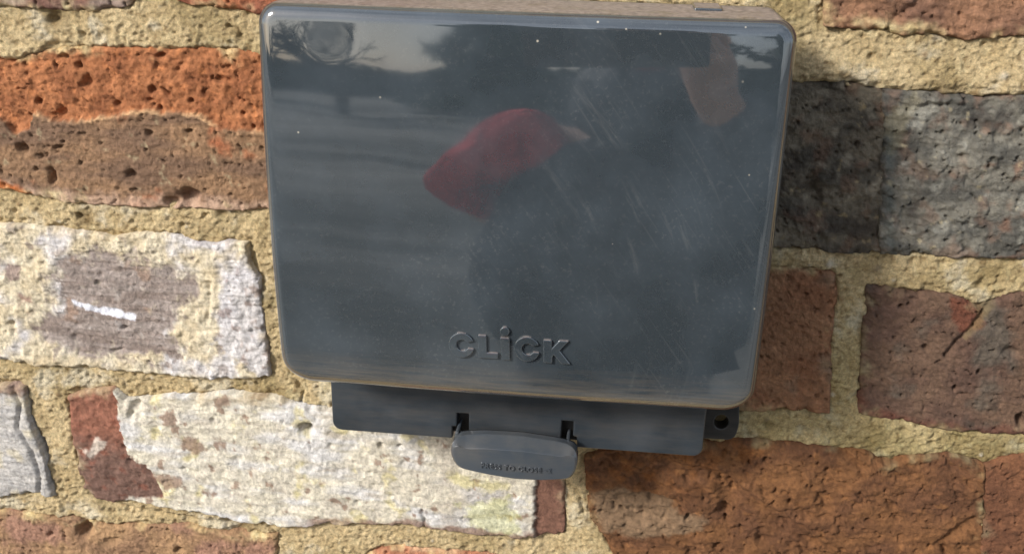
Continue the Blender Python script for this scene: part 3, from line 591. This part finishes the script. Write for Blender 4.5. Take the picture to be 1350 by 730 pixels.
# base behind the cover, with its lower strip and two latch slots
YB = 0.030
def L(px, py, y=YB): x, z = local(px, py, y); return (float(x), float(z))
bl = L(440, 566); br = L(925, 602); tl = L(436, 500); zb0, zb1 = bl[1], br[1]
xl, xr = L(437, 530)[0], L(928, 575)[0]; zt = -0.03
def zb(x): return zb0 + (zb1 - zb0) * (x - bl[0]) / (br[0] - bl[0])
s1 = (L(602.5, 560)[0], L(618, 560)[0]); s2 = (L(740, 570)[0], L(755.5, 570)[0]); zs1 = L(610, 545)[1]; zs2 = L(748, 555)[1]
n1 = L(596.5, 565)[0]; zn1 = L(600, 562)[1]; n2 = L(760.5, 578)[0]; zn2 = L(758, 575.5)[1]
r = 0.004
arcl = [(xl + r - r * math.sin(t), zb(xl) + r - r * math.cos(t)) for t in np.linspace(math.pi / 2, 0, 6)]
arcr = [(xr - r + r * math.sin(t), zb(xr) + r - r * math.cos(t)) for t in np.linspace(0, math.pi / 2, 6)]
outl = ([(xl, zt)] + arcl + [(n1, zb(n1)), (n1, zn1), (s1[0], zn1), (s1[0], zs1), (s1[1], zs1), (s1[1], zb(s1[1])),
         (s2[0], zb(s2[0])), (s2[0], zs2), (s2[1], zs2), (s2[1], zn2), (n2, zn2), (n2, zb(n2))] + arcr + [(xr, zt)])
bm = bmesh.new(); prism(bm, outl, YB, YB + 0.005)
BASE = bev(bm_obj('base', bm, BASEP, BOX), 0.0007, 3)
bm = bmesh.new(); prism(bm, [(xl + .0012, zt), (xl + .0012, zb(xl) + .006), (xl + .006, zb(xl) + .0004), (xr - .006, zb(xr) + .0004), (xr - .0012, zb(xr) + .006), (xr - .0012, zt)], YB + 0.005, 0.0595)
bev(bm_obj('base_body', bm, BLACKP, BASE), 0.0006)
# body of the base inside the cover, up to the wall
bm = bmesh.new(); prism(bm, [(-W2 + .006, -H2 + .012), (W2 - .006, -H2 + .012), (W2 - .006, H2 - .004), (-W2 + .006, H2 - .004)], 0.034, 0.0585)
bev(bm_obj('back_box', bm, BLACKP, BASE), 0.003)
# mounting lug with its screw hole, flat against the wall
YL = 0.050
def lug():
    P = [local(p[0], p[1], YL) for p in ((915, 530), (975, 533), (974.5, 560), (970, 575), (962, 580), (915, 577))]
    hc = local(951, 556, YL); rr = (0.0030, 0.0034)
    bm = bmesh.new(); n = 40
    outer = chain([tuple(map(float, p)) for p in P + [P[0]]], n + 1)[:-1]
    th0 = np.arctan2(outer[:, 1] - hc[1], outer[:, 0] - hc[0])
    inner = np.stack([hc[0] + rr[0] * np.cos(th0), hc[1] + rr[1] * np.sin(th0)], 1)
    vs = [[bm.verts.new((p[0], y, p[1])) for p in ring] for ring, y in ((outer, YL), (inner, YL), (inner, 0.0575), (outer, 0.0575))]
    for a, b in ((0, 1), (1, 2), (2, 3), (3, 0)):
        for i in range(n): bm.faces.new((vs[a][i], vs[a][(i + 1) % n], vs[b][(i + 1) % n], vs[b][i]))
    return bm_obj('mounting_lug', bm, BLACKP, BOX)
bev(lug(), 0.0005)
# latch
YT = 0.0185
lo = [L(p[0], p[1], YT + .003) for p in ((596, 584), (599, 577.5), (606, 574.5), (640, 573), (690, 576), (735, 583), (752, 587), (758, 590), (761, 596), (762, 606), (758, 619), (753, 625), (747, 627), (715, 627.5), (680, 625.5), (645, 620), (612, 613.5), (604, 610), (598, 601), (595.5, 592))]
lo = chain(lo + [lo[0]], 161)[:-1]; k = np.ones(5) / 5
lo = np.stack([np.convolve(np.r_[lo[-2:, i], lo[:, i], lo[:2, i]], k, 'valid') for i in (0, 1)], 1)
def lsurf(x, z): return 0.0012 * (1 - ((x - lo[:, 0].mean()) / 0.026) ** 2) + 0.0 * z
LATCH = pillow('latch', lo, 0.0262, YT, lambda a, b: 0.0008 + 0.0034 * max(0, b) ** 3, LATCHP, BOX, lsurf, nface=24, nf=8, steps=(.0, .06, .14, .5, .82, .92, .97, 1.0))
for (p0, p1, q0, q1) in ((600, 606, 560, 580), (744.5, 750, 572, 592)):
    bm = bmesh.new(); prism(bm, [L(p0, q1), L(p1, q1), L(p1 + 2, q0), L(p0 + 3, q0)], 0.024, 0.036)
    bev(bm_obj('hinge_arm', bm, LATCHP, LATCH), 0.0006)
def text_mesh(s, size, depth):
    cu = bpy.data.curves.new('text', 'FONT'); cu.body = s; cu.size = size; cu.extrude = depth; cu.bevel_depth = 0.00006; cu.offset = 0.00004; cu.space_character = 1.12
    o = bpy.data.objects.new('text', cu); C.objects.link(o); bpy.context.view_layer.update()
    me = bpy.data.meshes.new_from_object(o.evaluated_get(bpy.context.evaluated_depsgraph_get())); bpy.data.objects.remove(o); return me
tm = text_mesh('PRESS TO CLOSE', 0.0031, 0.0004)
x0, z0_ = L(634, 613.5, YT); x1, z1_ = L(714, 620.5, YT)
wt = max(v.co.x for v in tm.vertices); ft = math.hypot(x1 - x0, z1_ - z0_) / wt; an = math.atan2(z1_ - z0_, x1 - x0)
for v in tm.vertices:
    a, b, c_ = v.co.x * ft, v.co.y, v.co.z
    X_ = x0 + a * math.cos(an) - b * math.sin(an); Z_ = z0_ + a * math.sin(an) + b * math.cos(an); v.co = (X_, YT - float(lsurf(X_, Z_)) - c_ - 0.0001, Z_)
tm.materials.append(LATCHP); to = bpy.data.objects.new('raised_lettering', tm); C.objects.link(to); to.parent = LATCH
bm = bmesh.new()
for pts in ([(716, 617.5), (721, 618), (721, 619), (716, 618.5)], [(722, 615.5), (724, 615.7), (727, 621.5), (725, 621.3)], [(725.5, 615.6), (727, 615.8), (723.5, 621.4), (721.8, 621.2)]):
    P = [L(*p, YT) for p in pts]; prism(bm, P, YT - float(lsurf(*P[0])) - 0.0004, YT)
bm_obj('raised_mark', bm, LATCHP, LATCH)
# ------------------------------------------------------------------ what the glossy cover mirrors: garden and photographer
def grid_ground():
    n = NT('worn_gravel'); g = n.mixc(n.rng(n.noise(1, 5, .6, n.map((.10, .55, 1))), .42, .62), c4(rgb(62, 63, 60)), c4(rgb(150, 148, 142))); g = n.mixc(n.math('MULTIPLY', n.rng(n.noise(14, 6, .7), .4, .7), .4), g, c4(rgb(104, 98, 84)))
    n.P(Base_Color=g, Roughness=.95)
    bm = bmesh.new(); vs = [bm.verts.new(p) for p in ((-60, -120, 0), (60, -120, 0), (60, 4, 0), (-60, 4, 0))]; bm.faces.new(vs)
    o = bm_obj('ground', bm, n.m); o['kind'] = 'structure'
grid_ground()
def leaves(name, pts, size, mat, parent=None, seed=0):
    rs = np.random.RandomState(seed); n = len(pts)
    a = rs.normal(size=(n, 3)); a /= np.linalg.norm(a, axis=1)[:, None]; b = np.cross(a, rs.normal(size=(n, 3))); b /= np.linalg.norm(b, axis=1)[:, None]
    s = size * rs.uniform(.6, 1.3, (n, 1)); q = np.stack([pts - a * s, pts + b * s * .5, pts + a * s, pts - b * s * .5], 1).reshape(-1, 3)
    return mesh_from(name, q, np.arange(n * 4).reshape(n, 4), mat, parent, smooth=False)
LEAF = simple('evergreen_leaf', rgb(46, 58, 36), rgb(74, 84, 50), 8, .6)
BARK = simple('bark', rgb(84, 74, 64), rgb(60, 52, 46), 30, .9)
rs = np.random.RandomState(5)
he = empty('hedge', (-12, -26, 0), 'long clipped green hedge at the far side of the gravel yard', 'hedge')
n = 16000; pts = np.stack([rs.uniform(-22, 22, n), rs.uniform(-.7, .7, n), rs.uniform(0, 1, n) ** .7 * (1.62 + .12 * np.sin(rs.uniform(0, 9, n)))], 1)
leaves('foliage', pts, .14, LEAF, he, 1)
bm = bmesh.new(); box(bm, -22, 22, -.3, .3, 0, 1.4); bm_obj('stem_core', bm, BARK, he)
def cone(bm, p, q, r0, r1, seg=7):
    p = Vector(p); q = Vector(q); d = (q - p).normalized(); u = d.orthogonal().normalized(); v = d.cross(u)
    A = [bm.verts.new(p + (u * math.cos(t) + v * math.sin(t)) * r0) for t in [2 * math.pi * k / seg for k in range(seg)]]
    B = [bm.verts.new(q + (u * math.cos(t) + v * math.sin(t)) * r1) for t in [2 * math.pi * k / seg for k in range(seg)]]
    for k in range(seg): bm.faces.new((A[k], A[(k + 1) % seg], B[(k + 1) % seg], B[k]))
def evergreen(x, y, ht, wdt, label, seed):
    t = empty('evergreen_tree', (x, y, 0), label, 'tree', 'evergreens across the yard')
    bm = bmesh.new(); cone(bm, (0, 0, 0), (0, 0, ht * .9), .18, .03); bm_obj('trunk', bm, BARK, t)
    r_ = np.random.RandomState(seed); n = 9000; z = r_.uniform(0, 1, n); ra = wdt * (1 - z) ** .7 * np.sqrt(r_.uniform(.1, 1, n)) * (1 + .25 * np.sin(z * 40)); th = r_.uniform(0, 6.283, n)
    leaves('crown', np.stack([ra * np.cos(th), ra * np.sin(th), .2 + z * ht], 1), .17, LEAF, t, seed)
for k, (x, y, ht, wdt, lb) in enumerate(((-2.2, -17, 6.5, 1.9, 'tall dark evergreen tree at the left end of the row'), (1.4, -17.5, 7.5, 2.3, 'tallest broad evergreen tree in the middle of the row'), (5.2, -17, 6.8, 2.2, 'dark evergreen tree at the right end of the row'))): evergreen(x, y, ht, wdt, lb, 20 + k)
def bare_tree(x, y, label, seed):
    t = empty('bare_tree', (x, y, 0), label, 'tree'); rnd = random.Random(seed)
    tr = bmesh.new(); cr = bmesh.new()
    def grow(p, d, ln, r_, lev):
        q = p + d * ln; cone(tr if lev == 0 else cr, p, q, r_, r_ * .72, 7 if lev < 2 else 5)
        if lev >= 5: return
        for k in range(3 if lev else 4):
            e = Vector((rnd.gauss(0, 1), rnd.gauss(0, 1), rnd.gauss(.2, .6))).normalized()
            grow(p + d * ln * rnd.uniform(.55, 1), (d * .75 + e * .75).normalized(), ln * rnd.uniform(.62, .85), r_ * .58, lev + 1)
    grow(Vector((0, 0, 0)), Vector((0, 0, 1)), 1.3, .16, 0)
    bm_obj('trunk', tr, BARK, t); bm_obj('crown', cr, BARK, t)
bare_tree(-5.2, -15, 'leafless spreading tree in front of the hedge', 3)
bare_tree(-9.5, -19, 'leafless tree further back by the hedge', 8)
STEEL = simple('grey_steel', rgb(96, 98, 100), rgb(120, 120, 118), 40, .45)

# --- the photographer
SKIN = simple('skin', rgb(198, 164, 148), rgb(214, 180, 164), 30, .5); RED = simple('red_fleece', rgb(200, 58, 64), rgb(218, 76, 80), 60, .9, .2, .05)
NAVY = simple('dark_gilet', rgb(30, 34, 42), rgb(44, 48, 56), 30, .7, .4, .03); JEAN = simple('dark_jeans', rgb(38, 44, 60), rgb(54, 60, 76), 80, .9); HAIR = simple('brown_hair', rgb(70, 50, 38), rgb(96, 70, 50), 90, .6)
EYE = simple('eye', rgb(40, 34, 32), rgb(54, 46, 42), 90, .2)
PER = empty('person', (0.08, -0.88, 0), 'person in a dark jacket with one red sleeve, holding up a phone', 'person')
def skin(name, joints, edges, mat, parent, sub=2):
    """joints: (x, y, z, radius_x, radius_y) in world space"""
    me = bpy.data.meshes.new(name); off = Vector((0.08, -0.88, 0))
    me.from_pydata([Vector(j[:3]) - off for j in joints], edges, []); me.update()
    o = bpy.data.objects.new(name, me); C.objects.link(o); o.parent = parent; me.materials.append(mat)
    m = o.modifiers.new('skin', 'SKIN'); m.use_smooth_shade = True
    for i, j in enumerate(joints): me.skin_vertices[0].data[i].radius = (j[3], j[4] if len(j) > 4 else j[3]); me.skin_vertices[0].data[i].use_root = (i == 0)
    s_ = o.modifiers.new('sub', 'SUBSURF'); s_.levels = 1; s_.render_levels = sub
    return o
# pelvis root, spine, neck, head, arms, legs
J = [(.08, -.88, .92, .10, .08), (.08, -.88, 1.10, .10, .08), (.08, -.88, 1.28, .10, .08), (.08, -.875, 1.39, .07, .06), (.085, -.865, 1.46, .05, .052), (.09, -.85, 1.53, .055, .07), (.09, -.85, 1.61, .072, .088), (.09, -.855, 1.68, .058, .072),
     (-.04, -.895, 1.38, .03), (-.12, -.865, 1.325, .026), (-.185, -.845, 1.27, .026), (-.15, -.94, 1.20, .026), (-.09, -1.04, 1.10, .024), (-.06, -1.06, 1.05, .030, .02),
     (.25, -.88, 1.36, .05), (.31, -.84, 1.26, .04), (.33, -.78, 1.22, .038), (.25, -.68, 1.34, .034), (.145, -.57, 1.47, .028), (.118, -.50, 1.535, .034, .02),
     (.0, -.88, .84, .07), (-.01, -.86, .48, .055), (-.01, -.90, .10, .04), (-.01, -.80, .04, .036, .028),
     (.16, -.88, .84, .07), (.17, -.86, .48, .055), (.17, -.90, .10, .04), (.17, -.80, .04, .036, .028)]
E_ = [(0, 1), (1, 2), (2, 3), (3, 4), (4, 5), (5, 6), (6, 7), (2, 8), (8, 9), (9, 10), (10, 11), (11, 12), (12, 13), (2, 14), (14, 15), (15, 16), (16, 17), (17, 18), (18, 19), (0, 20), (20, 21), (21, 22), (22, 23), (0, 24), (24, 25), (25, 26), (26, 27)]
for hand, sgn in ((13, 1), (19, -1)):                            # four curled fingers and a thumb; the right hand grips the phone
    hx, hy, hz = J[hand][:3]
    for k in range(4):
        i = len(J); dz = .030 - .019 * k; ln = (.9, 1.0, .95, .75)[k]
        J += [(hx - sgn * .004, hy + .035, hz + .02 + dz, .0095), (hx + sgn * .006, hy + .062 * ln + .008, hz + .024 + dz, .009), (hx + sgn * .024 * ln, hy + .070 * ln + .008, hz + .026 + dz, .008)]
        E_ += [(hand, i), (i, i + 1), (i + 1, i + 2)]
    i = len(J); J += [(hx + sgn * .016, hy + .012, hz + .012, .011), (hx + sgn * .034, hy + .022, hz + .034, .009)]; E_ += [(hand, i), (i, i + 1)]
skin('body', J, E_, SKIN, PER)
skin('gilet', [(.08, -.88, .78, .20, .15), (.08, -.88, .95, .26, .17), (.08, -.88, 1.12, .26, .17), (.07, -.88, 1.27, .24, .15), (.08, -.878, 1.38, .12, .10), (.083, -.868, 1.50, .082, .085), (.0, -.88, 1.37, .085), (.22, -.88, 1.365, .085)], [(0, 1), (1, 2), (2, 3), (3, 4), (4, 5), (3, 6), (3, 7)], NAVY, PER)
skin('scarf', [(.083, -.875, 1.37, .11, .11), (.086, -.862, 1.46, .105, .11), (.088, -.855, 1.55, .10, .11)], [(0, 1), (1, 2)], NAVY, PER)
skin('sleeve', [(-.01, -.86, 1.395, .085), (-.10, -.85, 1.345, .066), (-.195, -.835, 1.262, .032), (-.13, -.93, 1.235, .06), (-.08, -1.03, 1.16, .05)], [(0, 1), (1, 2), (2, 3), (3, 4)], RED, PER)
skin('sleeve', [(.23, -.88, 1.365, .070), (.31, -.84, 1.26, .060), (.335, -.78, 1.215, .055), (.25, -.68, 1.34, .050), (.148, -.57, 1.475, .044)], [(0, 1), (1, 2), (2, 3), (3, 4)], NAVY, PER)
skin('trousers', [(.08, -.88, .93, .15, .12), (.0, -.88, .80, .10), (-.01, -.86, .48, .075), (-.01, -.90, .11, .065), (.16, -.88, .80, .10), (.17, -.86, .48, .075), (.17, -.90, .11, .065)], [(0, 1), (1, 2), (2, 3), (0, 4), (4, 5), (5, 6)], JEAN, PER)
skin('hair', [(.09, -.895, 1.73, .055, .06), (.09, -.915, 1.66, .086, .06), (.09, -.925, 1.57, .08, .04), (.09, -.87, 1.745, .07, .06)], [(0, 1), (1, 2), (0, 3)], HAIR, PER)
for sx in (-1, 1):
    skin('shoe', [(.08 + sx * .09, -.92, .05, .05), (.08 + sx * .09, -.81, .045, .05, .045), (.08 + sx * .09, -.74, .035, .04, .035)], [(0, 1), (1, 2)], NAVY, PER, 1)
    skin('eye', [(.09 + sx * .034, -.768, 1.595, .012, .008), (.09 + sx * .034 + .006, -.768, 1.595, .010, .008)], [(0, 1)], EYE, PER, 1)
skin('nose', [(.09, -.765, 1.59, .010), (.09, -.745, 1.56, .014)], [(0, 1)], SKIN, PER, 1)
skin('mouth', [(.07, -.782, 1.527, .006), (.09, -.776, 1.526, .008), (.11, -.782, 1.527, .006)], [(0, 1), (1, 2)], simple('lips', rgb(170, 100, 92), rgb(180, 110, 100), 50, .5), PER, 1)
# the phone, held just behind the lens
PH = empty('phone', tuple(CAM - 0.013 * fwd), 'black mobile phone held level in one hand', 'phone')
PH.matrix_world = Matrix.Translation(Vector(CAM - 0.013 * fwd)) @ cam.matrix_world.to_3x3().to_4x4()
bm = bmesh.new(); box(bm, -.075, .075, -.058, .012, -.004, .004); bev(bm_obj('case', bm, BLACKP, PH), .003, 3)
bm = bmesh.new(); cone(bm, (0, 0, -.0055), (0, 0, -.004), .006, .007, 20); bm_obj('lens_ring', bm, STEEL, PH)
